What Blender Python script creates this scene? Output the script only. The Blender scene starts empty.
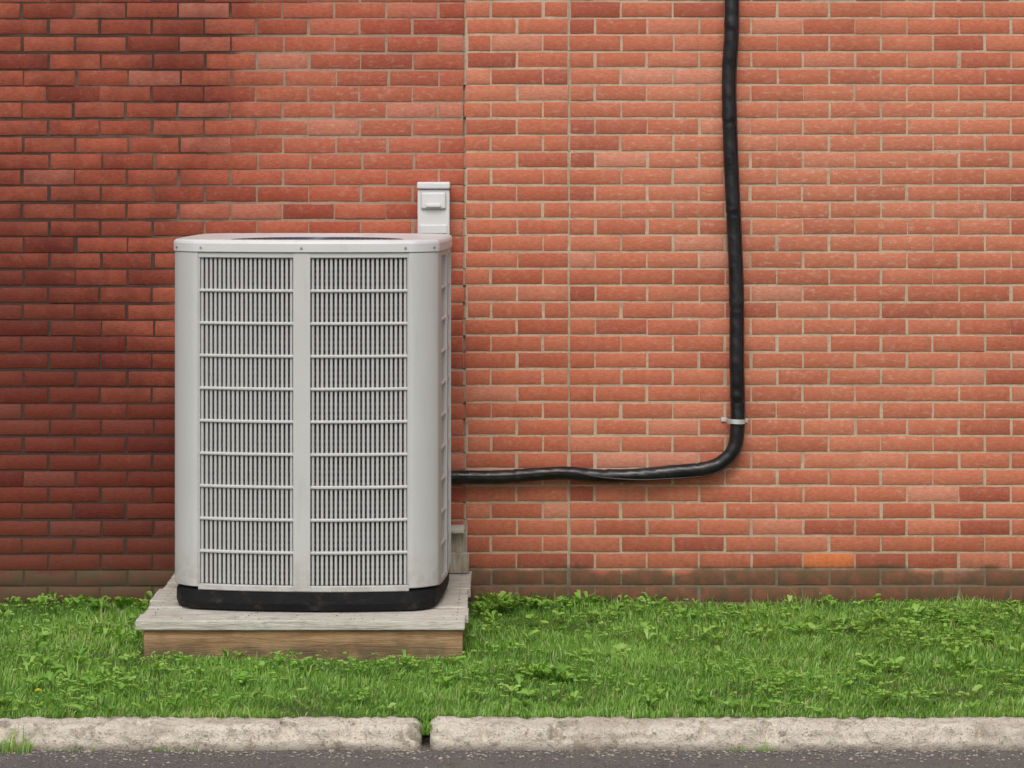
import bpy, bmesh, math, random
import numpy as np
from mathutils import Vector, noise, Matrix
random.seed(7); rng = np.random.default_rng(7)
S = bpy.context.scene
D = 11.5; H = 1.81
def PX(px, py=None, y=0.0):
    sc = 2875.0/(D+y)
    X = (px-512)/sc
    if py is None: return X
    return (X, H-(py-150)/sc)

# ---------------------------------------------------------------- helpers
def link(ob, parent=None):
    S.collection.objects.link(ob)
    if parent is not None: ob.parent = parent
    return ob
def empty(name, loc=(0,0,0), rz=0):
    e = bpy.data.objects.new(name, None); e.empty_display_size=0.1
    e.location = loc; e.rotation_euler[2] = rz
    return link(e)
def mobj(name, verts, faces, mat, parent=None, smooth=False):
    me = bpy.data.meshes.new(name); me.from_pydata([tuple(v) for v in verts], [], faces); me.update()
    if smooth:
        for p in me.polygons: p.use_smooth=True
    me.materials.append(mat)
    return link(bpy.data.objects.new(name, me), parent)
def fast(name, V, F, mat, parent=None, col=None, smooth=False):
    V=np.asarray(V,dtype=np.float32); F=np.asarray(F,dtype=np.int32)
    n=F.shape[1]; me=bpy.data.meshes.new(name)
    me.vertices.add(len(V)); me.vertices.foreach_set('co',V.ravel())
    me.loops.add(F.size); me.loops.foreach_set('vertex_index',F.ravel())
    me.polygons.add(len(F)); me.polygons.foreach_set('loop_start',np.arange(0,F.size,n,dtype=np.int32))
    me.polygons.foreach_set('loop_total',np.full(len(F),n,dtype=np.int32))
    if smooth: me.polygons.foreach_set('use_smooth',np.ones(len(F),dtype=bool))
    me.update(calc_edges=True); me.validate()
    if col is not None:
        a=me.attributes.new('rcol','FLOAT_COLOR','POINT'); a.data.foreach_set('color',np.asarray(col,dtype=np.float32).ravel())
    me.materials.append(mat)
    return link(bpy.data.objects.new(name,me),parent)
def bbox(name, x0,x1,y0,y1,z0,z1, mat, parent=None, bev=0.004, seg=2, jit=0.0):
    bm=bmesh.new(); bmesh.ops.create_cube(bm,size=1)
    for v in bm.verts:
        v.co=Vector(((x0+x1)/2+v.co.x*(x1-x0),(y0+y1)/2+v.co.y*(y1-y0),(z0+z1)/2+v.co.z*(z1-z0)))
        v.co+=Vector((random.uniform(-jit,jit),random.uniform(-jit,jit),random.uniform(-jit,jit)))
    if bev>0: bmesh.ops.bevel(bm,geom=list(bm.edges),offset=bev,segments=seg,affect='EDGES',profile=0.5)
    me=bpy.data.meshes.new(name); bm.to_mesh(me); bm.free(); me.materials.append(mat)
    return link(bpy.data.objects.new(name,me),parent)
def cyl(name, p0, p1, r, mat, parent=None, n=20):
    p0=Vector(p0);p1=Vector(p1);d=(p1-p0)
    bm=bmesh.new(); bmesh.ops.create_cone(bm,cap_ends=True,segments=n,radius1=r,radius2=r,depth=d.length)
    bm.transform(Matrix.Translation((p0+p1)/2)@d.to_track_quat('Z','Y').to_matrix().to_4x4())
    me=bpy.data.meshes.new(name); bm.to_mesh(me); bm.free(); me.materials.append(mat)
    return link(bpy.data.objects.new(name,me),parent)
def catmull(P, step=0.012):
    P=[Vector(p) for p in P]; P=[P[0]*2-P[1]]+P+[P[-1]*2-P[-2]]; out=[]
    for i in range(1,len(P)-2):
        a,b,c,d=P[i-1:i+3]; n=max(2,int((c-b).length/step))
        for k in range(n):
            t=k/n; out.append(0.5*((2*b)+(c-a)*t+(2*a-5*b+4*c-d)*t*t+(3*b-a-3*c+d)*t**3))
    out.append(P[-2]); return out
def tube(name, P, rf, mat, parent=None, n=18):
    V=[];F=[]; up=Vector((0,-1,0)); L=0
    N=len(P)
    for i,p in enumerate(P):
        t=(P[min(i+1,N-1)]-P[max(i-1,0)]).normalized()
        if i: L+=(P[i]-P[i-1]).length
        up=(up-t*up.dot(t)).normalized(); s=t.cross(up)
        for k in range(n):
            a=2*math.pi*k/n; r=rf(L,a)
            V.append(p+(up*math.cos(a)+s*math.sin(a))*r)
    for i in range(N-1):
        for k in range(n):
            F.append((i*n+k,i*n+(k+1)%n,(i+1)*n+(k+1)%n,(i+1)*n+k))
    F.append(tuple(range(n))); F.append(tuple(range((N-1)*n,N*n))[::-1])
    return mobj(name,V,F,mat,parent,True)

# ---------------------------------------------------------------- node helper
class NT:
    def __init__(s,name):
        s.mat=bpy.data.materials.new(name); s.mat.use_nodes=True; s.t=s.mat.node_tree; s.t.nodes.clear()
        s.out=s.t.nodes.new('ShaderNodeOutputMaterial')
        s.geo=s.t.nodes.new('ShaderNodeTexCoord').outputs['Object']
    def N(s,k,**kw):
        n=s.t.nodes.new(k)
        for a,b in kw.items(): setattr(n,a,b)
        return n
    def put(s,sock,v):
        if isinstance(v,bpy.types.NodeSocket): s.t.links.new(v,sock)
        elif isinstance(v,(tuple,list)):
            sock.default_value = (*v,1.0) if (len(v)==3 and sock.type=='RGBA') else v
        else: sock.default_value=v
    def m(s,op,a,b=0.0,c=0.0,clamp=False):
        n=s.N('ShaderNodeMath',operation=op,use_clamp=clamp); s.put(n.inputs[0],a)
        s.put(n.inputs[1],b); s.put(n.inputs[2],c); return n.outputs[0]
    def mix(s,f,a,b,bt='MIX'):
        n=s.N('ShaderNodeMix',data_type='RGBA',blend_type=bt); s.put(n.inputs[0],f); s.put(n.inputs[6],a); s.put(n.inputs[7],b); return n.outputs[2]
    def noise(s,sc,det=4,rough=0.55,vec=None,dist=0.0):
        n=s.N('ShaderNodeTexNoise'); n.inputs['Scale'].default_value=sc; n.inputs['Detail'].default_value=det
        n.inputs['Roughness'].default_value=rough; n.inputs['Distortion'].default_value=dist
        s.t.links.new(vec or s.geo,n.inputs['Vector']); return n.outputs['Fac']
    def vor(s,sc,vec=None,feat='F1'):
        n=s.N('ShaderNodeTexVoronoi',feature=feat); n.inputs['Scale'].default_value=sc
        s.t.links.new(vec or s.geo,n.inputs['Vector']); return n
    def mapv(s,scale,vec=None,rot=(0,0,0)):
        n=s.N('ShaderNodeMapping'); n.inputs['Scale'].default_value=scale; n.inputs['Rotation'].default_value=rot
        s.t.links.new(vec or s.geo,n.inputs['Vector']); return n.outputs[0]
    def ss(s,v,a,b,lo=0.0,hi=1.0):
        n=s.N('ShaderNodeMapRange',interpolation_type='SMOOTHSTEP'); s.put(n.inputs['Value'],v)
        for k,x in zip(('From Min','From Max','To Min','To Max'),(a,b,lo,hi)): n.inputs[k].default_value=x
        return n.outputs[0]
    def ramp(s,v,stops,interp='LINEAR'):
        n=s.N('ShaderNodeValToRGB'); r=n.color_ramp; r.interpolation=interp
        while len(r.elements)<len(stops): r.elements.new(0.5)
        for e,(p,c) in zip(r.elements,stops): e.position=p; e.color=(*c,1)
        s.put(n.inputs[0],v); return n.outputs[0]
    def xyz(s,vec=None):
        n=s.N('ShaderNodeSeparateXYZ'); s.t.links.new(vec or s.geo,n.inputs[0]); return n.outputs
    def attr(s,name='rcol'):
        n=s.N('ShaderNodeAttribute',attribute_name=name); q=s.N('ShaderNodeSeparateColor'); s.t.links.new(n.outputs['Color'],q.inputs[0]); return q.outputs
    def finish(s,col,rough=0.8,bump=None,dist=0.002,strength=1.0,metal=0.0,spec=0.5):
        p=s.N('ShaderNodeBsdfPrincipled'); s.put(p.inputs['Base Color'],col); s.put(p.inputs['Roughness'],rough)
        p.inputs['Metallic'].default_value=metal; p.inputs['Specular IOR Level'].default_value=spec
        if bump is not None:
            b=s.N('ShaderNodeBump'); b.inputs['Distance'].default_value=dist; b.inputs['Strength'].default_value=strength
            s.put(b.inputs['Height'],bump); s.t.links.new(b.outputs[0],p.inputs['Normal'])
        s.t.links.new(p.outputs[0],s.out.inputs[0]); return s.mat

# ---------------------------------------------------------------- wall materials
def stain_fields(n):
    x,y,z=n.xyz()
    wx=n.m('ADD',x,n.m('MULTIPLY',n.m('SUBTRACT',n.noise(1.7,4),0.5),0.6))
    wz=n.m('ADD',z,n.m('MULTIPLY',n.m('SUBTRACT',n.noise(2.3,4),0.5),0.5))
    def blob(cx,cz,rx,rz,s):
        dx=n.m('DIVIDE',n.m('SUBTRACT',wx,cx),rx); dz=n.m('DIVIDE',n.m('SUBTRACT',wz,cz),rz)
        q=n.m('ADD',n.m('MULTIPLY',dx,dx),n.m('MULTIPLY',dz,dz))
        return n.m('MULTIPLY',n.m('POWER',2.718,n.m('MULTIPLY',q,-1.0)),s)
    def total(bl):
        t=0.0
        for b in bl: t=n.m('ADD',blob(*b),t)
        return t
    dark=total([(-1.95,0.35,0.80,0.80,.68),(-1.95,1.35,0.60,0.7,.30),(-1.75,2.25,0.65,0.25,.22),(-1.25,2.05,0.25,0.45,.26),
                (-1.25,0.30,0.45,0.5,.42),(-0.95,2.38,0.6,0.12,.18),(-4.5,1.6,1.6,1.0,.5),(-2.6,0.9,.6,1.1,.35)])
    dark=n.m('ADD',dark,n.ss(x,0.0,-1.6,0.0,0.26))
    fz=n.m('ADD',z,n.m('MULTIPLY',n.m('SUBTRACT',n.noise(5,4),0.5),0.12))
    foot=n.m('ADD',n.m('MULTIPLY',n.ss(fz,0.150,0.120),.78),n.ss(fz,0.45,0.10,0,.22))
    pale=total([(1.35,1.7,0.75,0.55,.75),(1.2,0.7,0.8,0.3,.5),(0.55,1.9,0.4,0.5,.35),(-0.55,1.95,0.5,0.25,.5),(3.6,1.2,1.2,.8,.5)])
    return x,z,dark,foot,pale
def brick_mat():
    n=NT('brick'); r=n.attr(); x,z,dark,foot,pale=stain_fields(n)
    base=n.ramp(r[0],[(0.0,(0.35,0.085,0.050)),(0.22,(0.42,0.112,0.060)),(0.5,(0.475,0.138,0.074)),(0.75,(0.515,0.165,0.092)),(0.93,(0.54,0.215,0.14)),(1.0,(0.62,0.17,0.055))])
    left=n.m('LESS_THAN',x,-0.188)
    base=n.mix(n.m('MULTIPLY',left,0.9),base,(0.86,0.72,0.72),'MULTIPLY')
    base=n.mix(1.0,base,n.ramp(n.noise(1.3,5,.6),[(0.3,(.84,.82,.82)),(0.5,(1,1,1)),(0.7,(1.08,1.1,1.1))]),'MULTIPLY')
    st=n.mapv((1,1,3)); f1=n.noise(45,7,0.72,st); f2=n.noise(9,5,0.65); f3=n.noise(240,3,0.6)
    base=n.mix(1.0,base,n.ramp(f1,[(0.25,(0.66,0.62,0.60)),(0.5,(1,1,1)),(0.75,(1.26,1.32,1.36))]),'MULTIPLY')
    base=n.mix(n.ss(f3,0.58,0.70,0,0.55),base,(0.16,0.055,0.035))
    base=n.mix(n.ss(n.noise(190,3,.6),0.62,0.72,0,0.45),base,(0.62,0.40,0.30))
    sm=n.m('MULTIPLY',n.ss(n.noise(17,5,.7),.50,.66),n.ss(n.noise(60,4,.7),.42,.62,0,.25))
    base=n.mix(sm,base,(0.50,0.34,0.24))
    lime=n.m('MULTIPLY',n.ss(n.noise(26,6,0.75,n.mapv((1,1,2.2))),0.50,0.74),n.m('ADD',n.m('MULTIPLY',pale,0.95),0.10),clamp=True)
    base=n.mix(lime,base,(0.66,0.48,0.37))
    base=n.mix(n.m('MULTIPLY',pale,0.26),base,(0.64,0.32,0.20))
    d=n.m('ADD',dark,n.m('MULTIPLY',n.m('SUBTRACT',r[1],0.5),n.ss(dark,0.05,0.5,0.06,0.20)))
    d=n.m('ADD',d,n.m('MULTIPLY',n.m('SUBTRACT',f2,0.5),n.ss(dark,0.05,0.4,0.2,0.9)))
    d=n.ss(d,0.05,1.0)
    base=n.mix(n.m('MULTIPLY',d,0.93),base,n.mix(1.0,base,(0.30,0.20,0.20),'MULTIPLY'))
    ff=n.m('MULTIPLY',foot,n.ss(n.noise(14,4),0.3,0.6,0.8,1.0))
    base=n.mix(n.m('MULTIPLY',ff,.9),base,(0.115,0.068,0.040))
    base=n.mix(n.m('MULTIPLY',ff,n.ss(n.noise(22,3),0.46,0.62,0,.55)),base,(0.075,0.075,0.035))
    hb=n.m('ADD',n.m('MULTIPLY',f1,0.35),n.m('MULTIPLY',n.noise(150,5,0.75),0.9))
    return n.finish(base,n.ss(d,0,1,0.88,0.7),hb,0.0020,0.9,spec=0.25)
def mortar_mat():
    n=NT('mortar'); x,z,dark,foot,pale=stain_fields(n)
    c=n.mix(n.noise(30,4),(0.40,0.29,0.195),(0.60,0.48,0.35))
    c=n.mix(n.ss(n.noise(6,3),0.45,0.65,0,.4),c,(0.30,0.19,0.125))
    c=n.mix(n.m('MULTIPLY',n.m('LESS_THAN',x,-0.188),0.5),c,(0.25,0.15,0.115))
    c=n.mix(n.ss(n.noise(70,4,.7),.54,.70,0,.5),c,(0.20,0.12,0.085))
    d=n.ss(n.m('ADD',dark,n.m('MULTIPLY',n.m('SUBTRACT',n.noise(7,4),0.5),0.5)),0.12,0.62)
    c=n.mix(n.m('MULTIPLY',d,0.92),c,(0.035,0.020,0.018))
    c=n.mix(n.m('MULTIPLY',foot,0.75),c,(0.08,0.07,0.05))
    return n.finish(c,0.95,n.m('ADD',n.noise(90,5,.7),n.noise(25,3)),0.003,1.0,spec=0.2)
M_brick=brick_mat(); M_mortar=mortar_mat()
n=NT('stone_coping'); M_cop=n.finish(n.mix(n.noise(20,5),(0.3,0.29,0.27),(0.42,0.4,0.37)),0.9,n.noise(60,5),0.003)
n=NT('dark_gap'); M_gap=n.finish((0.07,0.035,0.025),0.95)

# ---------------------------------------------------------------- brick wall
bld=empty('brick_building',(0,0,0))
MODX,MODZ,J=0.208,0.0668,0.0092
XL,XR=-0.188,0.228; B=[]
ZB=-0.0668*1
NC=62
OPEN=[]
for c in range(NC):
    z0=ZB+c*MODZ+J/2; z1=ZB+(c+1)*MODZ-J/2
    py=150+(H-z0)*250
    op = (100<py<135) or (290<py<325) or (340<py<362) or (405<py<450)
    OPEN.append(op)
    off=(c%2)*0.5
    x=XR
    first=True
    while x<8.6:
        w=MODX*(0.5 if (first and off) else 1)
        B.append((x+J/2,x+w-J/2,z0,z1,0)); x+=w; first=False
    x=XL; first=True; dz=-0.005+0.003*math.sin(c*1.3)
    sh=random.uniform(-.005,.005)
    while x>-8.6:
        w=MODX*(0.5 if (first and not off) else 1)
        g=(random.choice([0.0,0.003,0.009]) if op else random.choice([0,0,0.003])) if first else 0
        B.append((x-w+J/2+sh,x-J/2-g+(sh if not first else 0)+(random.uniform(-.003,.003) if first else 0),z0+dz,z1+dz,1)); x-=w; first=False
    ws=[0.5,1,0.5] if off==0 else [1,1]
    x=XL
    for i,w in enumerate(ws):
        w*=MODX; g=random.choice([0,0,-.003,0.006]) if i==0 else 0
        B.append((x+J/2+g,x+w-J/2,z0,z1,2)); x+=w
B=np.array(B); nb=len(B)
jx=rng.normal(0,0.0018,(nb,2)); jz=rng.normal(0,0.0008,(nb,2))
x0=B[:,0]+jx[:,0]; x1=B[:,1]+jx[:,1]; z0=B[:,2]+jz[:,0]; z1=B[:,3]+jz[:,1]
bv=0.0014
tx=[x0,x0,x0+bv,x0+(x1-x0)*.25,x0+(x1-x0)*.5,x0+(x1-x0)*.75,x1-bv,x1,x1]; tz=[z0,z0,z0+bv,(z0+z1)/2,z1-bv,z1,z1]
rx=[0,1,2,2,2,2,2,1,0]; rz=[0,1,2,2,2,1,0]
yr={0:0.03,1:0.0009,2:0.0}
nx,nz=len(tx),len(tz)
V=np.zeros((nb,nz,nx,3)); yoff=rng.normal(0,0.0006,nb); tilt=rng.normal(0,0.0006,nb)
for j in range(nz):
    for i in range(nx):
        r=min(rx[i],rz[j])
        V[:,j,i,0]=tx[i]; V[:,j,i,2]=tz[j]
        V[:,j,i,1]=yr[r]+yoff+tilt*(i/(nx-1)-.5)
je=rng.normal(0,0.0006,(nb,nz,nx,3)); je[:,:,:,1]*=0.2
je[:,1]=je[:,2]; je[:,-2]=je[:,-3]; je[:,:,1]=je[:,:,2]; je[:,:,-2]=je[:,:,-3]
je[:,0]=je[:,1]; je[:,-1]=je[:,-2]; je[:,:,0]=je[:,:,1]; je[:,:,-1]=je[:,:,-2]
V+=je
V=V.reshape(-1,3)
q=[]
for j in range(nz-1):
    for i in range(nx-1):
        a=j*nx+i; q.append((a,a+1,a+nx+1,a+nx))
q=np.array(q); F=(q[None]+ (np.arange(nb)*nx*nz)[:,None,None]).reshape(-1,4)
rc=rng.random((nb,3)); rc[:,0]=np.clip(rng.normal(0.47,0.23,nb),0,0.93)
bx,bz=PX(830,552); k=np.argmin((( x0+x1)/2-bx)**2+((z0+z1)/2-bz)**2*9); rc[k,0]=1.0
bx,bz=PX(492,76); k=np.argmin((( x0+x1)/2-bx)**2+((z0+z1)/2-bz)**2*9); rc[k,0]=0.95
col=np.ones((nb,nx*nz,4)); col[:,:,:3]=rc[:,None,:]
fast('brick_courses',V,F,M_brick,bld,col.reshape(-1,4))
ZT=ZB+NC*MODZ
bbox('mortar_bed_a',-8.62,XL-0.008,0.0026,0.12,-0.1,ZT,M_mortar,bld,0)
bbox('mortar_bed_b',XL+0.004,XR-0.0005,0.0022,0.12,-0.1,ZT,M_mortar,bld,0)
bbox('mortar_bed_c',XR+0.0005,8.62,0.0024,0.12,-0.1,ZT,M_mortar,bld,0)
bbox('block_core',-8.60,8.60,0.125,6.0,-0.1,ZT-0.01,M_mortar,bld,0)
bbox('joint_backing',XL-0.0075,XL+0.0035,0.03,0.11,-0.1,ZT-0.01,M_gap,bld,0)
for c in range(NC):
    dpt = 0.013+random.uniform(0,.008) if OPEN[c] else 0.0040+random.uniform(0,.003)
    bbox('joint_pointing',XL-0.0078,XL+0.0038,dpt,0.029,ZB+c*MODZ,ZB+(c+1)*MODZ-random.uniform(.0005,.004),M_mortar,bld,0)
bbox('coping',-8.7,8.7,-0.04,6.1,ZT+0.001,ZT+0.09,M_cop,bld,0.008)

# ---------------------------------------------------------------- ground, road, kerb, lawn
n=NT('asphalt')
v=n.vor(110); ag=n.noise(160,4,.7)
c=n.mix(n.ss(v.outputs['Distance'],0.1,0.6),(0.24,0.225,0.205),(0.13,0.12,0.112))
c=n.mix(n.ss(ag,0.55,0.7),c,(0.32,0.29,0.25)); c=n.mix(n.ss(n.noise(3,4),0.4,0.7,0,.5),c,(0.21,0.18,0.15))
c=n.mix(n.ss(n.noise(14,5,.7),.55,.7,0,.6),c,(0.07,0.062,0.055))
M_asph=n.finish(c,0.95,n.m('ADD',n.m('MULTIPLY',v.outputs['Distance'],-1.0),ag),0.007,1.0,spec=0.15)
G=200
mobj('road',[(-G,-G,-0.075),(G,-G,-0.075),(G,G,-0.075),(-G,G,-0.075)],[(0,1,2,3)],M_asph)
YK=-2.34
n=NT('soil'); c=n.mix(n.noise(40,5),(0.07,0.085,0.03),(0.13,0.11,0.065)); c=n.mix(n.ss(n.noise(2.5,4),.35,.6,0.2,.85),c,(0.09,0.18,0.035))
M_soil=n.finish(c,0.95,n.noise(80,5,.7),0.01,1.0,spec=0.1)
def gz(x,y): return 0.010*math.sin(x*2.1+1)*math.sin(y*2.7)+0.006*math.sin(x*5.3+y*4.1)-0.004
V=[];Fq=[]; nx=360; ny=47
for j in range(ny+1):
    for i in range(nx+1):
        x=-8.7+17.4*i/nx; y=YK+(0.02-YK)*j/ny
        V.append((x,y,gz(x,y)*min(1,(y-YK)*5) -0.004 ))
for j in range(ny):
    for i in range(nx):
        a=j*(nx+1)+i; Fq.append((a,a+1,a+nx+2,a+nx+1))
lawn=mobj('lawn',V,Fq,M_soil,None,True)

n=NT('kerb_concrete')
x,y,z=n.xyz(); a=n.noise(55,6,.7); b=n.noise(6,5,.6); w=n.noise(150,3,.6)
c=n.mix(b,(0.54,0.47,0.38),(0.82,0.75,0.64)); c=n.mix(n.ss(a,0.54,0.67,0,.8),c,(0.27,0.215,0.155))
c=n.mix(n.ss(w,0.57,0.69,0,.65),c,(0.15,0.12,0.09)); c=n.mix(n.ss(n.noise(3.1,5,.65),0.50,0.62,0,.5),c,(0.38,0.315,0.24))
c=n.mix(n.ss(n.noise(12,6,.75),.55,.63,0,.6),c,(0.24,0.19,0.13))
c=n.mix(n.ss(z,-0.045,-0.078,0,.75),c,(0.16,0.13,0.095))
c=n.mix(n.m('MULTIPLY',n.ss(y,YK-0.05,YK,0,1),n.ss(n.noise(9,4),.42,.62,0,.8)),c,(0.16,0.16,0.08))
M_kerb=n.finish(c,0.93,n.m('ADD',a,n.m('MULTIPLY',w,.5)),0.011,1.0,spec=0.2)
kerb=empty('kerb',(0,0,0))
prof=[(YK+0.01,-0.13),(YK+0.004,-0.02),(YK-0.004,0.0)]+[(YK-0.012-0.013*k,0.004-.0006*k) for k in range(8)]
prof+=[(YK-0.112,-0.003),(YK-0.120,-0.007),(YK-0.125,-0.015)]+[(YK-0.127-0.001*k,-0.026-0.009*k) for k in range(7)]+[(YK-0.136,-0.13)]
def kerbseg(name,xa,xb,seed):
    V=[];F=[]; L=xb-xa; n=int(L/0.008); m=len(prof)
    for i in range(n+1):
        x=xa+L*i/n; e=min(x-xa,xb-x)
        rd=0.022*max(0,1-e/0.028)**2
        for k,(y,z) in enumerate(prof):
            p=Vector((x*6+seed,y*14,z*14)); q=Vector((x*30+seed,y*45,z*45))
            d1=noise.noise(p); d2=noise.noise(q); d3=noise.noise(Vector((x*2.2+seed,3,0)))
            chip=max(0,noise.noise(Vector((x*9+seed,7,0)))+.5*noise.noise(Vector((x*37+seed,2,z*20)))-0.08)*0.075 if 8<=k<=15 else 0
            dd=d1*0.008+d2*0.008
            yy=y+ (dd if k>10 else 0)+chip+rd*(1 if k>8 else 0)+d3*0.010
            zz=z+(dd if 1<k<12 else 0)-chip*0.6-rd*0.8*(1 if z>-0.1 else 0)
            V.append((x,yy,zz))
    for i in range(n):
        for k in range(m-1):
            a=i*m+k; F.append((a,a+m,a+m+1,a+1))
    F.append(tuple(range(m))); F.append(tuple(range(n*m,n*m+m))[::-1])
    mobj(name,V,F,M_kerb,kerb,True)
gx=PX(424,None,-2.4)
kerbseg('kerb_stone_1',-8.7,-3.9,3); kerbseg('kerb_stone_2',-3.885,gx-0.008,11); kerbseg('kerb_stone_3',gx+0.020,3.4,23); kerbseg('kerb_stone_4',3.42,8.7,41)

# grass
n=NT('grass'); r=n.attr()
c=n.ramp(r[0],[(0,(0.10,0.22,0.030)),(0.35,(0.185,0.39,0.050)),(0.7,(0.28,0.52,0.080)),(0.93,(0.40,0.60,0.15)),(1.0,(0.58,0.52,0.28))])
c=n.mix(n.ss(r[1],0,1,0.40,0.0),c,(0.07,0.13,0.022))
df=n.N('ShaderNodeBsdfDiffuse'); tr=n.N('ShaderNodeBsdfTranslucent'); gl=n.N('ShaderNodeBsdfGlossy'); gl.inputs['Roughness'].default_value=0.45
gl.inputs['Color'].default_value=(0.7,0.8,0.6,1)
n.put(df.inputs[0],c); n.put(tr.inputs[0],n.mix(1.0,c,(1.2,1.15,0.7),'MULTIPLY'))
m1=n.N('ShaderNodeMixShader'); m1.inputs[0].default_value=0.35; n.t.links.new(df.outputs[0],m1.inputs[1]); n.t.links.new(tr.outputs[0],m1.inputs[2])
m2=n.N('ShaderNodeMixShader'); m2.inputs[0].default_value=0.06; n.t.links.new(m1.outputs[0],m2.inputs[1]); n.t.links.new(gl.outputs[0],m2.inputs[2])
n.t.links.new(m2.outputs[0],n.out.inputs[0]); M_grass=n.mat
PL=dict(x0=PX(135,None,-1.24),x1=PX(465,None,-1.24),y0=-1.24,y1=-0.03)
def field(x,y,s=1.0):
    return (np.sin(x*3.1*s+1.3*np.sin(y*4.2*s))+np.sin(y*5.3*s+2*np.sin(x*2.3*s)+x*1.7*s)+np.sin((x+y)*7.7*s+1.1)*.6)/2.6
def blades(N,xa,xb,ya,yb,hm,w,seed=0,keepf=None,zb=None,hs=1.0):
    x=rng.uniform(xa,xb,N); y=rng.uniform(ya,yb,N)
    k=~((x>PL['x0']+.01)&(x<PL['x1']-.01)&(y>PL['y0']+.01)&(y<PL['y1']))
    if keepf is not None: k&=keepf(x,y)
    x=x[k];y=y[k];N=len(x)
    f=field(x,y); f2=field(x+5,y-3,3.1); f3=field(x*.6-2,y*.6+1,1.3)
    h=hm*(0.80+0.24*f+0.30*f2)*rng.lognormal(0,0.32,N)*hs
    h=np.where((np.abs(y-PL['y0'])<.09)&(x>PL['x0'])&(x<PL['x1']),h*.6,h)
    h=np.clip(h,0.008,0.10)
    z=(0.010*np.sin(x*2.1+1)*np.sin(y*2.7)+0.006*np.sin(x*5.3+y*4.1)-0.004)*np.minimum(1,(y-YK)*5)-0.008 if zb is None else np.full(N,zb)
    a=rng.uniform(0,2*np.pi,N); wd=w*rng.uniform(.6,1.3,N)
    la=rng.uniform(0,2*np.pi,N); lean=np.abs(rng.normal(0.4,0.45,N))
    la=np.where(rng.random(N)<0.3, 1.0+f*1.5, la)
    lx=np.cos(la)*lean*h; ly=np.sin(la)*lean*h
    ly=np.where(y+ly>-0.01, -np.abs(ly), ly)
    sx=np.cos(a)*wd/2; sy=np.sin(a)*wd/2
    V=np.zeros((N,5,3))
    V[:,0]=np.stack([x-sx,y-sy,z],1); V[:,1]=np.stack([x+sx,y+sy,z],1)
    zm=z+h*.55
    V[:,2]=np.stack([x-sx*.85+lx*.3,y-sy*.85+ly*.3,zm],1); V[:,3]=np.stack([x+sx*.85+lx*.3,y+sy*.85+ly*.3,zm],1)
    V[:,4]=np.stack([x+lx,y+ly,z+h*np.clip(1-0.25*lean,.35,1)],1)
    C=np.ones((N,5,4)); C[:,:,0]=np.clip(0.44+0.20*f+0.22*f2+0.18*f3+rng.normal(0,.18,N),0,.92)[:,None]
    C[rng.random(N)<0.035+0.05*np.clip(f3,0,1),:,0]=1.0
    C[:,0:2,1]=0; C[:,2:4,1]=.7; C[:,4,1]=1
    return V.reshape(-1,3),C.reshape(-1,4)
def leaves(cl):
    V=[];C=[];F=[]
    for (cx,cy,cz,n,L,W,up) in cl:
        g=random.uniform(.25,.88); ph=random.uniform(0,6.28)
        for i in range(n):
            a=ph+i*2.4+random.uniform(-.4,.4); l=L*random.uniform(.6,1.15); w=W*random.uniform(.7,1.2)
            d=Vector((math.cos(a),math.sin(a),0)); s=Vector((-d.y,d.x,0)); u=up*random.uniform(.5,1.4)
            if cy+d.y*l>-0.015: d.y=-abs(d.y)*.4
            b=len(V); o=Vector((cx,cy,cz)); tw=random.uniform(-.35,.35)
            rows=[(0,.10,0),(.3,.65,.55),(.6,1,.9),(.85,.7,.95),(1,.02,.85)]
            for (t,ww,zz) in rows:
                for sg in (-1,0,1):
                    p=o+d*(l*t)+s*(sg*w*.5*ww)+Vector((0,0,u*l*zz*(1)+(0.18*w*abs(sg))+sg*tw*w*.5))
                    V.append(p); C.append((g+random.uniform(-.05,.05),0.35+.6*t,0,1))
            for r_ in range(4):
                for k_ in range(2):
                    q0=b+r_*3+k_; F.append((q0,q0+1,q0+4)); F.append((q0,q0+4,q0+3))
    return np.array([tuple(v) for v in V]),np.array(C),np.array(F)
Vs=[];Cs=[]
for args in [dict(N=155000,xa=-2.7,xb=2.7,ya=YK+.0,yb=-0.012,hm=0.030,w=0.0038),
             dict(N=36000,xa=-8.6,xb=-2.7,ya=YK,yb=-0.012,hm=0.034,w=0.008),
             dict(N=36000,xa=2.7,xb=8.6,ya=YK,yb=-0.012,hm=0.034,w=0.008),
             dict(N=2600,xa=-2.7,xb=2.7,ya=YK+.05,yb=-.05,hm=0.058,w=0.0045,keepf=lambda x,y:field(x+1,y,2.6)>0.35),
             dict(N=1300,xa=-2.7,xb=2.7,ya=-0.07,yb=-0.012,hm=0.046,w=0.005,keepf=lambda x,y:field(x,y*0,2.2)>0.25),
             dict(N=2600,xa=-2.7,xb=2.7,ya=YK-.012,yb=YK+.03,hm=0.032,w=0.004,zb=-.005,keepf=lambda x,y:field(x*1.3,y*0+1,3.2)>-.1),
             dict(N=160,xa=gx-0.006,xb=gx+.018,ya=YK-0.12,yb=YK+.03,hm=0.04,w=0.004,zb=-0.03),
             dict(N=800,xa=-2.7,xb=2.7,ya=YK-0.165,yb=YK-0.138,hm=0.024,w=0.004,zb=-0.078,keepf=lambda x,y:field(x*1.4+.5,x*0+2,1.6)>0.42),
             dict(N=420,xa=-2.0,xb=-1.5,ya=YK-0.19,yb=YK-0.138,hm=0.045,w=0.004,zb=-0.078,keepf=lambda x,y:np.abs(x+1.57)<0.07)]:
    a,b=blades(**args); Vs.append(a);Cs.append(b)
V=np.concatenate(Vs);C=np.concatenate(Cs); N=len(V)//5
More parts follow.
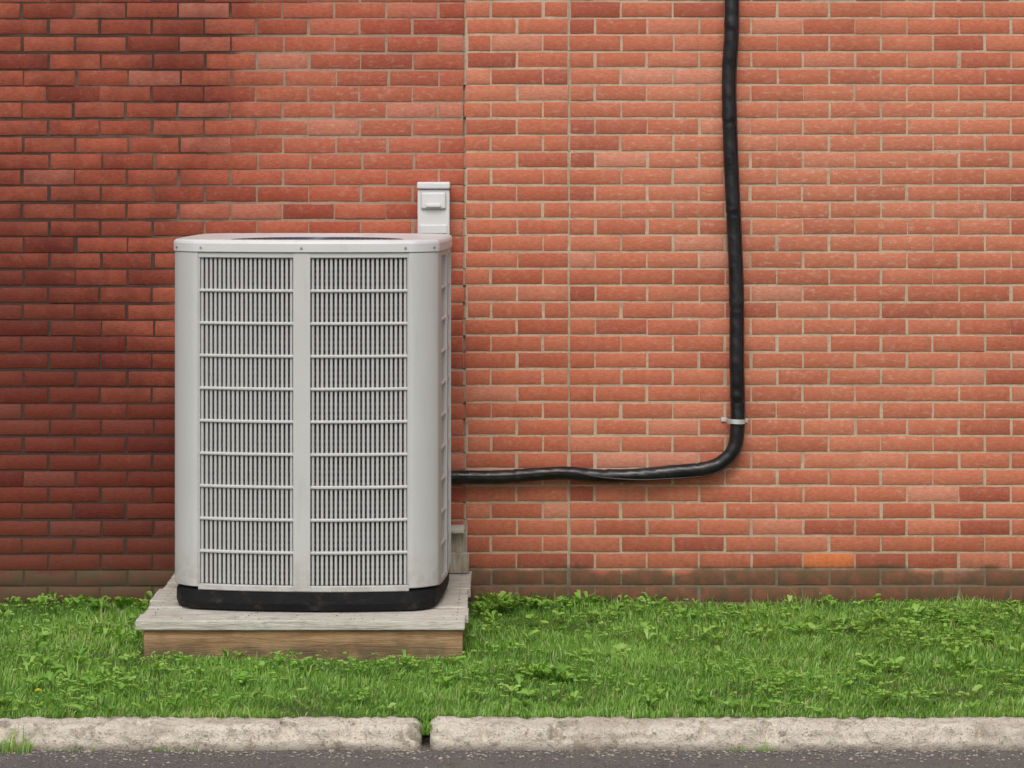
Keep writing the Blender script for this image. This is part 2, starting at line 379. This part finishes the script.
t=np.array([[0,1,3],[0,3,2],[2,3,4]]); F=(t[None]+(np.arange(N)*5)[:,None,None]).reshape(-1,3)
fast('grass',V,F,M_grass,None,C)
cl=[]
def okp(x,y): return not (PL['x0']-.02<x<PL['x1']+.02 and y>PL['y0']-.03)
for i in range(1000):
    x=random.uniform(-2.9,2.9); y=random.uniform(YK+.04,-.03)
    if not okp(x,y): continue
    dens=float(field(np.array([x*1.1+2]),np.array([y*1.3]),1.2)[0])
    if dens<random.uniform(-.6,.9): continue
    cl.append((x,y,0.008,random.randint(4,8),random.uniform(.022,.050),random.uniform(.013,.024),random.uniform(.3,.8)))
for i in range(60):
    x=random.uniform(-2.5,2.9); y=-random.uniform(.02,.13)
    if not okp(x,y): continue
    cl.append((x,y,0.003+random.uniform(0,.010),random.randint(4,8),random.uniform(.022,.042),random.uniform(.012,.022),random.uniform(.4,1.0)))
for (px,y,s) in [(95,-.25,1.1),(122,-.2,1.2),(70,-.18,.9),(490,-.15,1.2),(505,-.22,1.0),(480,-.3,.9),(40,-.12,.8),(540,-1.7,1.0),(556,-1.75,1.0),(528,-1.65,.9),(580,-.1,.9)]:
    cl.append((PX(px,None,y),y,.010,8,.05*s,.022*s,.8)); cl.append((PX(px,None,y)+.03,y-.03,.015,7,.04*s,.02*s,.9))
V,C,F=leaves(cl); C[:,0]=np.clip(C[:,0]+.02,0,.9); fast('weed_plants',V,F,M_grass,None,C,True)
cv=[]
for i in range(150):
    x=random.uniform(-2.7,2.7); y=random.uniform(YK+.1,-.1)
    if okp(x,y):
        for k in range(random.randint(8,30)):
            xx=x+random.gauss(0,.08); yy=y+random.gauss(0,.06)
            if YK+.02<yy<-.03 and okp(xx,yy): cv.append((xx,yy,random.uniform(.016,.032),3,.015,.015,.15))
V,C,F=leaves(cv); C[:,0]=np.clip(C[:,0]+.08,0,.9); fast('clover',V,F,M_grass,None,C,True)
n=NT('petal'); M_pet=n.finish((0.85,0.75,0.08),0.7); n=NT('stem'); M_stem=n.finish((0.12,0.2,0.05),0.7)
def dandelion(px,y,h):
    x=PX(px,None,y); e=empty('dandelion_flower',(x,y,0)); cyl('stem',(0,0,0),(0.004,0,h),.0018,M_stem,e,8)
    V=[];F=[]
    for i in range(46):
        a=i*2.4; rr=.004+.010*(i/46); b=len(V); d=Vector((math.cos(a),math.sin(a),0)); s=Vector((-d.y,d.x,0))*.002
        o=Vector((0.004,0,h)); zt=.008*(1-i/60)
        V+= [o-s,o+s,o+d*rr+s+Vector((0,0,zt)),o+d*rr-s+Vector((0,0,zt))]; F.append((b,b+1,b+2,b+3))
    mobj('petals',V,F,M_pet,e)
dandelion(37,-2.15,.05)
def pebbles(name,pts,mat,parent=None):
    V=[];F=[]
    for (x,y,z,s) in pts:
        b=len(V); sc=[random.uniform(.6,1.2) for _ in range(3)]
        for d in [(1,0,0),(-1,0,0),(0,1,0),(0,-1,0),(0,0,1),(0,0,-1)]:
            V.append((x+d[0]*s*sc[0]+random.uniform(-.25,.25)*s,y+d[1]*s*sc[1]+random.uniform(-.25,.25)*s,z+d[2]*s*.6*sc[2]))
        for f in [(0,2,4),(2,1,4),(1,3,4),(3,0,4),(2,0,5),(1,2,5),(3,1,5),(0,3,5)]: F.append(tuple(b+i for i in f))
    return mobj(name,V,F,mat,parent)
n=NT('gravel_stone'); M_grv=n.finish(n.mix(n.noise(25,2),(0.10,0.09,0.08),(0.55,0.48,0.40)),.9)
pebbles('gravel',[(random.uniform(-2.6,2.6),YK-.14-abs(random.gauss(0,.09)),-.073,random.uniform(.002,.007)) for _ in range(1700)],M_grv)

# ---------------------------------------------------------------- wooden platform
def wood(name,c1,c2,c3,ax='x',grey=0.0):
    n=NT(name); oi=n.N('ShaderNodeObjectInfo'); 
    va=n.N('ShaderNodeVectorMath',operation='ADD'); n.t.links.new(n.geo,va.inputs[0])
    cb=n.N('ShaderNodeCombineXYZ'); rr=n.m('MULTIPLY',oi.outputs['Random'],37.0); [n.t.links.new(rr,cb.inputs[i]) for i in range(3)]
    n.t.links.new(cb.outputs[0],va.inputs[1]); v=va.outputs[0]
    sc={'x':(1.2,14,14),'y':(14,1.2,14),'z':(14,14,1.2)}[ax]
    mv=n.mapv(sc,v); g=n.noise(4,6,.65,mv,0.8); fine=n.noise(16,4,.7,mv); sp=n.noise(10,4,.6,v)
    c=n.ramp(g,[(0.3,c1),(0.5,c2),(0.68,c3)]); c=n.mix(n.ss(fine,.55,.75,0,.6),c,tuple(k*.45 for k in c1))
    c=n.mix(n.ss(sp,.5,.72,0,.6),c,tuple(k*.5 for k in c2))
    kn=n.vor(3.2,n.mapv((1,2.2,2.2),v)); c=n.mix(n.ss(kn.outputs['Distance'],.085,.05,0,.75),c,tuple(k*.3 for k in c1))
    c=n.mix(n.m('MULTIPLY',n.m('SUBTRACT',oi.outputs['Random'],.2),.3,clamp=True),c,tuple(k*.7 for k in c2))
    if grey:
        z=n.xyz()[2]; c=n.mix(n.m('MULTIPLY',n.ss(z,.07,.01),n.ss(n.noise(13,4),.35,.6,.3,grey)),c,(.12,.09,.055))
    return n.finish(c,.85,n.m('ADD',g,fine),.005,.9,spec=.25)
M_deck=wood('weathered_wood',(0.38,0.345,0.28),(0.56,0.525,0.455),(0.70,0.675,0.61))
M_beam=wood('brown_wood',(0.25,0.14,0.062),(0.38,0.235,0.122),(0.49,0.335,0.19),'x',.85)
M_beamy=wood('brown_wood_side',(0.20,0.115,0.055),(0.33,0.20,0.105),(0.42,0.28,0.16),'y')
M_stake=wood('grey_wood',(0.24,0.19,0.14),(0.40,0.34,0.26),(0.52,0.46,0.38),'z')
plat=empty('wooden_platform',(0,0,0)); ZD=0.131
X0,X1=PL['x0'],PL['x1']
nb_=8; dep=(PL['y1']-PL['y0'])/nb_
for i in range(nb_):
    ya=PL['y0']+i*dep; j=random.uniform(-.008,.008) if i else 0
    bbox('deck_board_%d'%(i+1),X0+j,X1+j*.6+(0.004 if i%2 else 0),ya+.003,ya+dep-.003,ZD-.036+random.uniform(0,.001),ZD-random.uniform(0,.003),M_deck,plat,.004,2,.0016)
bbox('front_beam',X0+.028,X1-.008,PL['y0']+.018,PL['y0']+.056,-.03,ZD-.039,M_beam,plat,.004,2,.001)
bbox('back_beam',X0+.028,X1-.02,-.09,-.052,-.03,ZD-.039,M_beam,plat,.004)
for i,xx in enumerate([X0+.03,X0+.40,X0+.76,X1-.05]):
    bbox('joist_%d'%(i+1),xx,xx+.038,PL['y0']+.058,-.092,-.03,ZD-.040,M_beamy,plat,.003)
n=NT('nail'); M_nail=n.finish((0.16,0.13,0.11),.6,metal=.4)
for xx in (X0+.05,X0+.42,X0+.78,X1-.03):
    for i in range(nb_):
        for o in (.035,.11): cyl('nail',(xx,PL['y0']+i*dep+o,ZD-.003),(xx,PL['y0']+i*dep+o,ZD+.0004),.0026,M_nail,plat,8)
ws=empty('wood_offcuts',(0,0,0))
a=PX(455,None,-.08); b=PX(467,None,-.08)
bbox('upright_block',a-.09,b,-.075,-.035,ZD+.001,.29,M_stake,ws,.004,2,.003)
bbox('short_block',a-.06,b+.008,-.12,-.079,ZD+.001,.215,M_stake,ws,.004,2,.003)
bbox('top_offcut',a-.08,b-.01,-.12,-.03,.292,.315,M_deck,ws,.003,2,.002)
pebbles('debris',[(random.uniform(X0+.05,X1-.03),PL['y0']+abs(random.gauss(.06,.04))+.02,ZD+.001,random.uniform(.0015,.004)) for _ in range(34)],M_soil,plat)

# ---------------------------------------------------------------- AC unit
n=NT('painted_steel'); x,y,z=n.xyz()
c=n.mix(n.noise(5,4),(0.475,0.472,0.462),(0.54,0.537,0.525))
st=n.noise(8,5,.6,n.mapv((3,3,.35))); c=n.mix(n.ss(st,.52,.75,0,.22),c,(0.34,0.32,0.29))
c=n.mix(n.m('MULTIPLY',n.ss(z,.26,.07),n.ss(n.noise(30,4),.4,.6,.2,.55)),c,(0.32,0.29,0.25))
M_paint=n.finish(c,n.ss(n.noise(12,3),.3,.7,.42,.55),n.noise(300,2),.0004,.4)
n=NT('slat_steel'); c=n.mix(n.noise(15,4),(0.42,0.415,0.405),(0.50,0.495,0.485)); M_slat=n.finish(c,.5)
n=NT('lid_plastic'); c=n.mix(n.noise(7,4),(0.56,0.56,0.55),(0.64,0.64,0.63)); c=n.mix(n.ss(n.noise(9,5,.65),.56,.72,0,.3),c,(.40,.38,.34)); M_lid=n.finish(c,.4,n.noise(200,2),.0004,.4)
n=NT('black_base'); c=n.mix(n.ss(n.noise(18,5,.7),.5,.7),(0.008,0.008,0.009),(0.030,0.027,0.024)); M_base=n.finish(c,.75,n.noise(30,4),.006,.8,spec=.25)
n=NT('condenser_coil'); w=n.N('ShaderNodeTexWave',bands_direction='Z'); w.inputs['Scale'].default_value=14; n.t.links.new(n.geo,w.inputs['Vector'])
c=n.mix(w.outputs['Fac'],(0.05,0.05,0.055),(0.13,0.13,0.13)); c=n.mix(n.ss(n.noise(5,4,.6),.45,.65,0,.6),c,(.03,.028,.026)); M_coil=n.finish(c,.6,w.outputs['Fac'],.003)
n=NT('dark_guard'); M_guard=n.finish((0.05,0.065,0.10),.35)
n=NT('screw'); M_screw=n.finish((0.30,0.29,0.27),.45,metal=.6)
ac=empty('air_conditioner_unit',(-0.739,-0.636,ZD),math.radians(-3.2))
hx,hy,cc=.399,.300,.082
HT=1.352
def rotk(p,k):
    x,y=p
    for _ in range(k): x,y=-y,x
    return (x,y)
def sidep(k,s0,s1,off,n=14):
    half,dist,bow=(hx,hy+cc,.048) if k%2==0 else (hy,hx+cc,.012)
    P=[]
    for i in range(n+1):
        s=s0+(s1-s0)*i/n; P.append(rotk((s,-(dist+bow*(1-(s/half)**2)+off)),k))
    return P
def cornp(k,off,n=12):
    half,oth=(hx,hy) if k%2==0 else (hy,hx); P=[]
    for i in range(n+1):
        t=math.pi/2*i/n; e=2/1.32; u=math.sin(t)**e; v=math.cos(t)**e
        P.append(rotk((half+(cc+off)*u,-(oth+(cc+off)*v)),k))
    return P
def outline(off):
    P=[]
    for k in range(4):
        half=hx if k%2==0 else hy
        P+=sidep(k,-half,half,off,14)[:-1]+cornp(k,off,10)[:-1]
    return P
def strip(name,P,z0,z1,th,mat,smooth=False):
    n=len(P); V=[];F=[]; I=[]
    for i in range(n):
        t=Vector((P[min(i+1,n-1)][0]-P[max(i-1,0)][0],P[min(i+1,n-1)][1]-P[max(i-1,0)][1])).normalized()
        I.append((P[i][0]-t.y*th,P[i][1]+t.x*th))
    b=min(.003,th*.4,(z1-z0)*.3)
    for i in range(n):
        o=Vector(P[i]); ii=Vector(I[i]); d=(ii-o).normalized()
        V+=[(ii.x,ii.y,z0),((o+d*b).x,(o+d*b).y,z0),(o.x,o.y,z0+b),(o.x,o.y,z1-b),((o+d*b).x,(o+d*b).y,z1),(ii.x,ii.y,z1)]
    for i in range(n-1):
        for k in range(6):
            F.append((i*6+k,i*6+(k+1)%6,(i+1)*6+(k+1)%6,(i+1)*6+k))
    F.append(tuple(range(6))[::-1]); F.append(tuple(range((n-1)*6,n*6)))
    return (V,F)
def join(name,parts,mat,smooth=False):
    V=[];F=[]
    for v,f in parts:
        b=len(V); V+=v; F+=[tuple(b+i for i in q) for q in f]
    o=mobj(name,V,F,mat,ac)
    bm=bmesh.new(); bm.from_mesh(o.data); bmesh.ops.recalc_face_normals(bm,faces=bm.faces); bm.to_mesh(o.data); bm.free()
    return o
for k in range(4):
    half,nh=(hx,hy) if k%2==0 else (hy,hx)
    fl=.07
    P=sidep(k,half-(.012 if k%2==0 else fl),half,.006,4)[:-1]+cornp(k,.006,14)+sidep((k+1)%4,-nh,-nh+(fl if k%2==0 else .012),.006,4)[1:]
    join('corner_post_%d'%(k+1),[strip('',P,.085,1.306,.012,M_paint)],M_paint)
ZG0,ZG1=.096,1.286
for k in range(4):
    half=hx if k%2==0 else hy
    fl=.013 if k%2==0 else .071
    frame=[strip('',sidep(k,-half+fl,half-fl,.002),ZG0-.022,ZG0,.016,0),strip('',sidep(k,-half+fl,half-fl,.002),ZG1,1.306,.016,0),
           strip('',sidep(k,-.031,.031,.004,4),ZG0-.020,1.305,.018,0),
           strip('',sidep(k,-half+fl-.001,-half+fl+.005,.0015,2),ZG0,ZG1,.016,0),strip('',sidep(k,half-fl-.005,half-fl+.001,.0015,2),ZG0,ZG1,.016,0)]
    rails=[]; slats=[]; ed=fl+.0055
    for r in range(1,10):
        z=ZG0+(ZG1-ZG0)*r/10
        for (sa,sb) in ((-half+ed,-.0315),(.0315,half-ed)):
            rails.append(strip('',sidep(k,sa,sb,.0002,10),z-.0055,z+.0055,.018,0))
    for (sa,sb) in ((-half+ed,-.0315),(.0315,half-ed)):
        m=int(round((sb-sa)/.0168))
        for i in range(m):
            s=sa+(sb-sa)*(i+.5)/m
            slats.append(strip('',sidep(k,s-.0044,s+.0044,-.008,1),ZG0+.0005,ZG1-.0005,.009,0))
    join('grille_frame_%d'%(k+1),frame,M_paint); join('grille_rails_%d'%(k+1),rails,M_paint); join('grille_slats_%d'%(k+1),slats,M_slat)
def loft(name,rings,mat,cap_top=False,cap_bot=False,smooth=False):
    V=[];F=[]; m=len(rings[0][0])
    for P,z in rings: V+=[(p[0],p[1],z) for p in P]
    for j in range(len(rings)-1):
        for i in range(m):
            F.append((j*m+i,j*m+(i+1)%m,(j+1)*m+(i+1)%m,(j+1)*m+i))
    if cap_bot: F.append(tuple(range(m))[::-1])
    if cap_top: F.append(tuple(range((len(rings)-1)*m,len(rings)*m)))
    return mobj(name,V,F,mat,ac,smooth)
wob=lambda P,a,s:[(p[0]*(1+a*noise.noise(Vector((p[0]*9,p[1]*9,s)))),p[1]*(1+a*noise.noise(Vector((p[0]*9,p[1]*9,s+4))))) for p in P]
loft('base_pan',[(wob(outline(-.022),.008,0),.001),(wob(outline(-.008),.010,0),.006),(wob(outline(.000),.008,1),.03),(wob(outline(-.001),.005,2),.070),(outline(-.012),.078),(outline(-.06),.079)],M_base,True,True)
loft('condenser_coil',[(outline(-.032),.0795),(outline(-.032),1.30)],M_coil,False,True)
def circ(P,r): return [(r*math.cos(math.atan2(p[1],p[0])),r*math.sin(math.atan2(p[1],p[0]))) for p in P]
O=outline(0)
loft('lid',[(outline(-.03),1.3065),(outline(.006),1.3065),(outline(.010),1.309),(outline(.011),1.338),(outline(.008),1.346),(outline(.002),1.351),(outline(-.010),1.353),
            (circ(O,.340),1.338),(circ(O,.335),1.335),(circ(O,.330),1.28)],M_lid)
def ring(R,z,r):
    V=[];F=[];n=72;m=6
    for i in range(n):
        a=2*math.pi*i/n
        for k in range(m):
            b=2*math.pi*k/m; V.append(((R+r*math.cos(b))*math.cos(a),(R+r*math.cos(b))*math.sin(a),z+r*math.sin(b)))
    for i in range(n):
        for k in range(m): F.append((i*m+k,((i+1)%n)*m+k,((i+1)%n)*m+(k+1)%m,i*m+(k+1)%m))
    return V,F
gv=[ring(.05+.0198*i,1.342-.003*(i/14)**2,.0022) for i in range(15)]
join('fan_guard_rings',gv,M_guard)
for i in range(8):
    a=i*math.pi/4; cyl('guard_spoke',(0.04*math.cos(a),0.04*math.sin(a),1.338),(.338*math.cos(a),.338*math.sin(a),1.3345),.003,M_guard,ac,8)
cyl('guard_hub',(0,0,1.333),(0,0,1.343),.05,M_guard,ac,32)
cyl('fan_motor',(0,0,1.12),(0,0,1.28),.07,M_base,ac,24)
for i in range(4):
    a=i*math.pi/2; V=[]
    for (r,da,z) in [(.07,-.3,1.20),(.32,-.35,1.17),(.32,.35,1.25),(.07,.3,1.24)]: V.append((r*math.cos(a+da),r*math.sin(a+da),z))
    mobj('fan_blade_%d'%(i+1),V,[(0,1,2,3)],M_coil,ac)
for s in (-.375,0,.375):
    p=sidep(0,s,s+.001,.011,1)[0]; cyl('lid_screw',(p[0],p[1]-.0025,1.323),(p[0],p[1]+.004,1.323),.0042,M_screw,ac,10)
for k in (0,3):
    p=cornp(k,.011,12)[8 if k==0 else 4]; d=Vector((p[0],p[1],0)).normalized()
    cyl('lid_screw',(p[0]+d.x*.003,p[1]+d.y*.003,1.323),(p[0]-d.x*.004,p[1]-d.y*.004,1.323),.0042,M_screw,ac,10)

# ---------------------------------------------------------------- electrical disconnect box
n=NT('grey_plastic'); c=n.mix(n.noise(14,4),(0.58,0.58,0.575),(0.66,0.66,0.655)); M_pl=n.finish(c,.45,n.noise(150,2),.0005,.4)
xb,_=PX(433.5,200,-.08); zt=PX(433,182,-.08)[1]
db=empty('electrical_disconnect_box',(xb,0,zt))
bbox('back_box',-.060,.060,-.060,-.001,-.30,-.004,M_pl,db,.006,3)
bbox('cover',-.064,.064,-.076,-.0605,-.285,-.030,M_pl,db,.006,3)
bbox('hood',-.066,.066,-.088,-.0015,-.028,.000,M_pl,db,.007,3)
bbox('handle_recess',-.050,.050,-.090,-.0765,-.108,-.040,M_pl,db,.008,3)
bbox('pull_tab',-.030,.030,-.099,-.0905,-.100,-.086,M_pl,db,.003,2)
bbox('lower_lip',-.054,.054,-.083,-.0765,-.205,-.170,M_pl,db,.003,2)
cd=[(0,-.03,-.29),(0,-.03,-.5),(0,-.04,-.8),(-.02,-.10,-.95),(-.04,-.19,-1.0),(-.04,-.30,-1.0)]
n=NT('conduit_grey'); M_cond=n.finish((.22,.22,.22),.5)
tube('flexible_conduit',catmull(cd),lambda L,a:.012+.0012*math.sin(L*900),M_cond,db,12)

# ---------------------------------------------------------------- refrigerant line
n=NT('black_tape'); t1=n.noise(14,4,.6)
wv=n.N('ShaderNodeTexWave',bands_direction='DIAGONAL'); wv.inputs['Scale'].default_value=9; wv.inputs['Distortion'].default_value=3.5; n.t.links.new(n.geo,wv.inputs['Vector'])
c=n.mix(n.ss(n.noise(9,5,.65),.4,.7),(0.007,0.007,0.009),(0.020,0.019,0.020))
M_tape=n.finish(c,n.ss(t1,.3,.7,.25,.45),n.m('ADD',n.m('MULTIPLY',wv.outputs['Fac'],.5),n.m('MULTIPLY',n.noise(60,3),.6)),.003,.6,spec=.45)
n=NT('brown_cable'); M_cab=n.finish((0.035,0.015,0.013),.45)
ln=empty('refrigerant_line',(0,0,0)); YH=-.046
pp=[(731,-30),(731,30),(728.5,75),(729,120),(731,175),(734,240),(736,300),(736,360),(737,400),(737,425),(734,447),(724,460),(707,468),(670,472),(640,475),(600,476),(560,473),(500,477),(455,477)]
P=[]
for i,(a,b) in enumerate(pp):
    X,Z=PX(a,b,YH); P.append((X,YH+random.uniform(-.004,.003),Z))
top=[(P[0][0]-.01,YH,3.2),(P[0][0],YH,2.8)]
zc=ZT+.09
P=[(P[0][0],.30,zc+.04),(P[0][0],.05,zc+.06),(P[0][0],-.05,zc),(P[0][0],-.075,zc-.15)]+top+P+[(-.34,-.05,P[-1][2]-.005),(-.45,-.09,P[-1][2]-.01),(-.50,-.18,P[-1][2]-.01),(-.50,-.32,P[-1][2]-.01)]
CP=catmull(P,.010)
def rf(L,a):
    r=.0268+.0012*noise.noise(Vector((L*5,0,0)))+.0008*noise.noise(Vector((L*30,math.cos(a)*1.5,math.sin(a)*1.5)))
    s=(L*1.0)%0.37
    if s<.03: r+=.0013
    elif s<.042: r-=.0018
    return r
tube('insulated_pipe',CP,rf,M_tape,ln,22)
CC=[]
for i in range(0,len(CP)-1,3):
    t=(CP[i+1]-CP[i]).normalized(); out=Vector((-t.z,0,t.x))
    if out.length<.3: out=Vector((1,0,0))
    out.normalize(); fr=t.cross(out).normalized()
    if fr.y>0: fr=-fr
    x=CP[i].x
    g=0.25
    if CP[i].z<.75 : g=.35+1.5*max(0,min(1,(.70-x)/.45)) 
    CC.append(CP[i]+(out*math.cos(g)+fr*math.sin(g))*.0295)
tube('control_cable',CC,lambda L,a:.0034,M_cab,ln,8)
n=NT('galvanised'); M_galv=n.finish(n.mix(n.noise(40,3),(.60,.60,.58),(.80,.80,.78)),.4,metal=.6)
xc,zc2=PX(736,421,YH); V=[];F=[]; hw=.009
arc=[(-.056,-.0015),(-.034,-.0015)]+[(-.034*math.cos(a),YH-.034*math.sin(a)) for a in [math.pi*i/14 for i in range(15)]]+[(.034,-.0015),(.050,-.0015)]
for (x,y) in arc:
    for (dz,o) in ((-hw,0),(hw,0)):
        V.append((xc+x,y,zc2+dz+x*-.05))
for i in range(len(arc)-1): F.append((2*i,2*i+2,2*i+3,2*i+1))
cl_=mobj('clamp',V,F,M_galv,ln); md=cl_.modifiers.new('s','SOLIDIFY'); md.thickness=.003; md.offset=1
for dx in (-.047,.043): cyl('clamp_screw',(xc+dx,-.009,zc2),(xc+dx,-.001,zc2),.006,M_galv,ln,6)

# ---------------------------------------------------------------- light (overcast daylight)
el,az=math.radians(50),math.radians(186)
w=bpy.data.worlds.new('World'); S.world=w; w.use_nodes=True; nt=w.node_tree
bg=nt.nodes['Background']; sk=nt.nodes.new('ShaderNodeTexSky'); sk.sky_type='NISHITA'; sk.sun_disc=False
sk.sun_elevation=el; sk.sun_rotation=az; sk.dust_density=4.0; sk.air_density=1.0
hs=nt.nodes.new('ShaderNodeHueSaturation'); hs.inputs['Saturation'].default_value=0.5
nt.links.new(sk.outputs[0],hs.inputs['Color']); nt.links.new(hs.outputs[0],bg.inputs[0]); bg.inputs[1].default_value=0.15
sd=bpy.data.lights.new('sun','SUN'); sd.energy=1.25; sd.angle=math.radians(30); sd.color=(1,.97,.925)
so=bpy.data.objects.new('sun',sd); link(so)
dirv=Vector((math.sin(az)*math.cos(el),math.cos(az)*math.cos(el),math.sin(el)))
so.rotation_euler=dirv.to_track_quat('Z','Y').to_euler(); so.location=dirv*20
# ---------------------------------------------------------------- camera
cd_=bpy.data.cameras.new('camera'); cam=bpy.data.objects.new('camera',cd_); link(cam)
cam.location=(0,-D,H); cam.rotation_euler=(math.radians(90),0,0)
cd_.sensor_width=36; cd_.lens=2875/1024*36; cd_.shift_y=-(384-150)/1024; cd_.clip_end=600; cd_.clip_start=.1
S.camera=cam
S.view_settings.view_transform='Standard'; S.view_settings.look='None'; S.view_settings.exposure=0
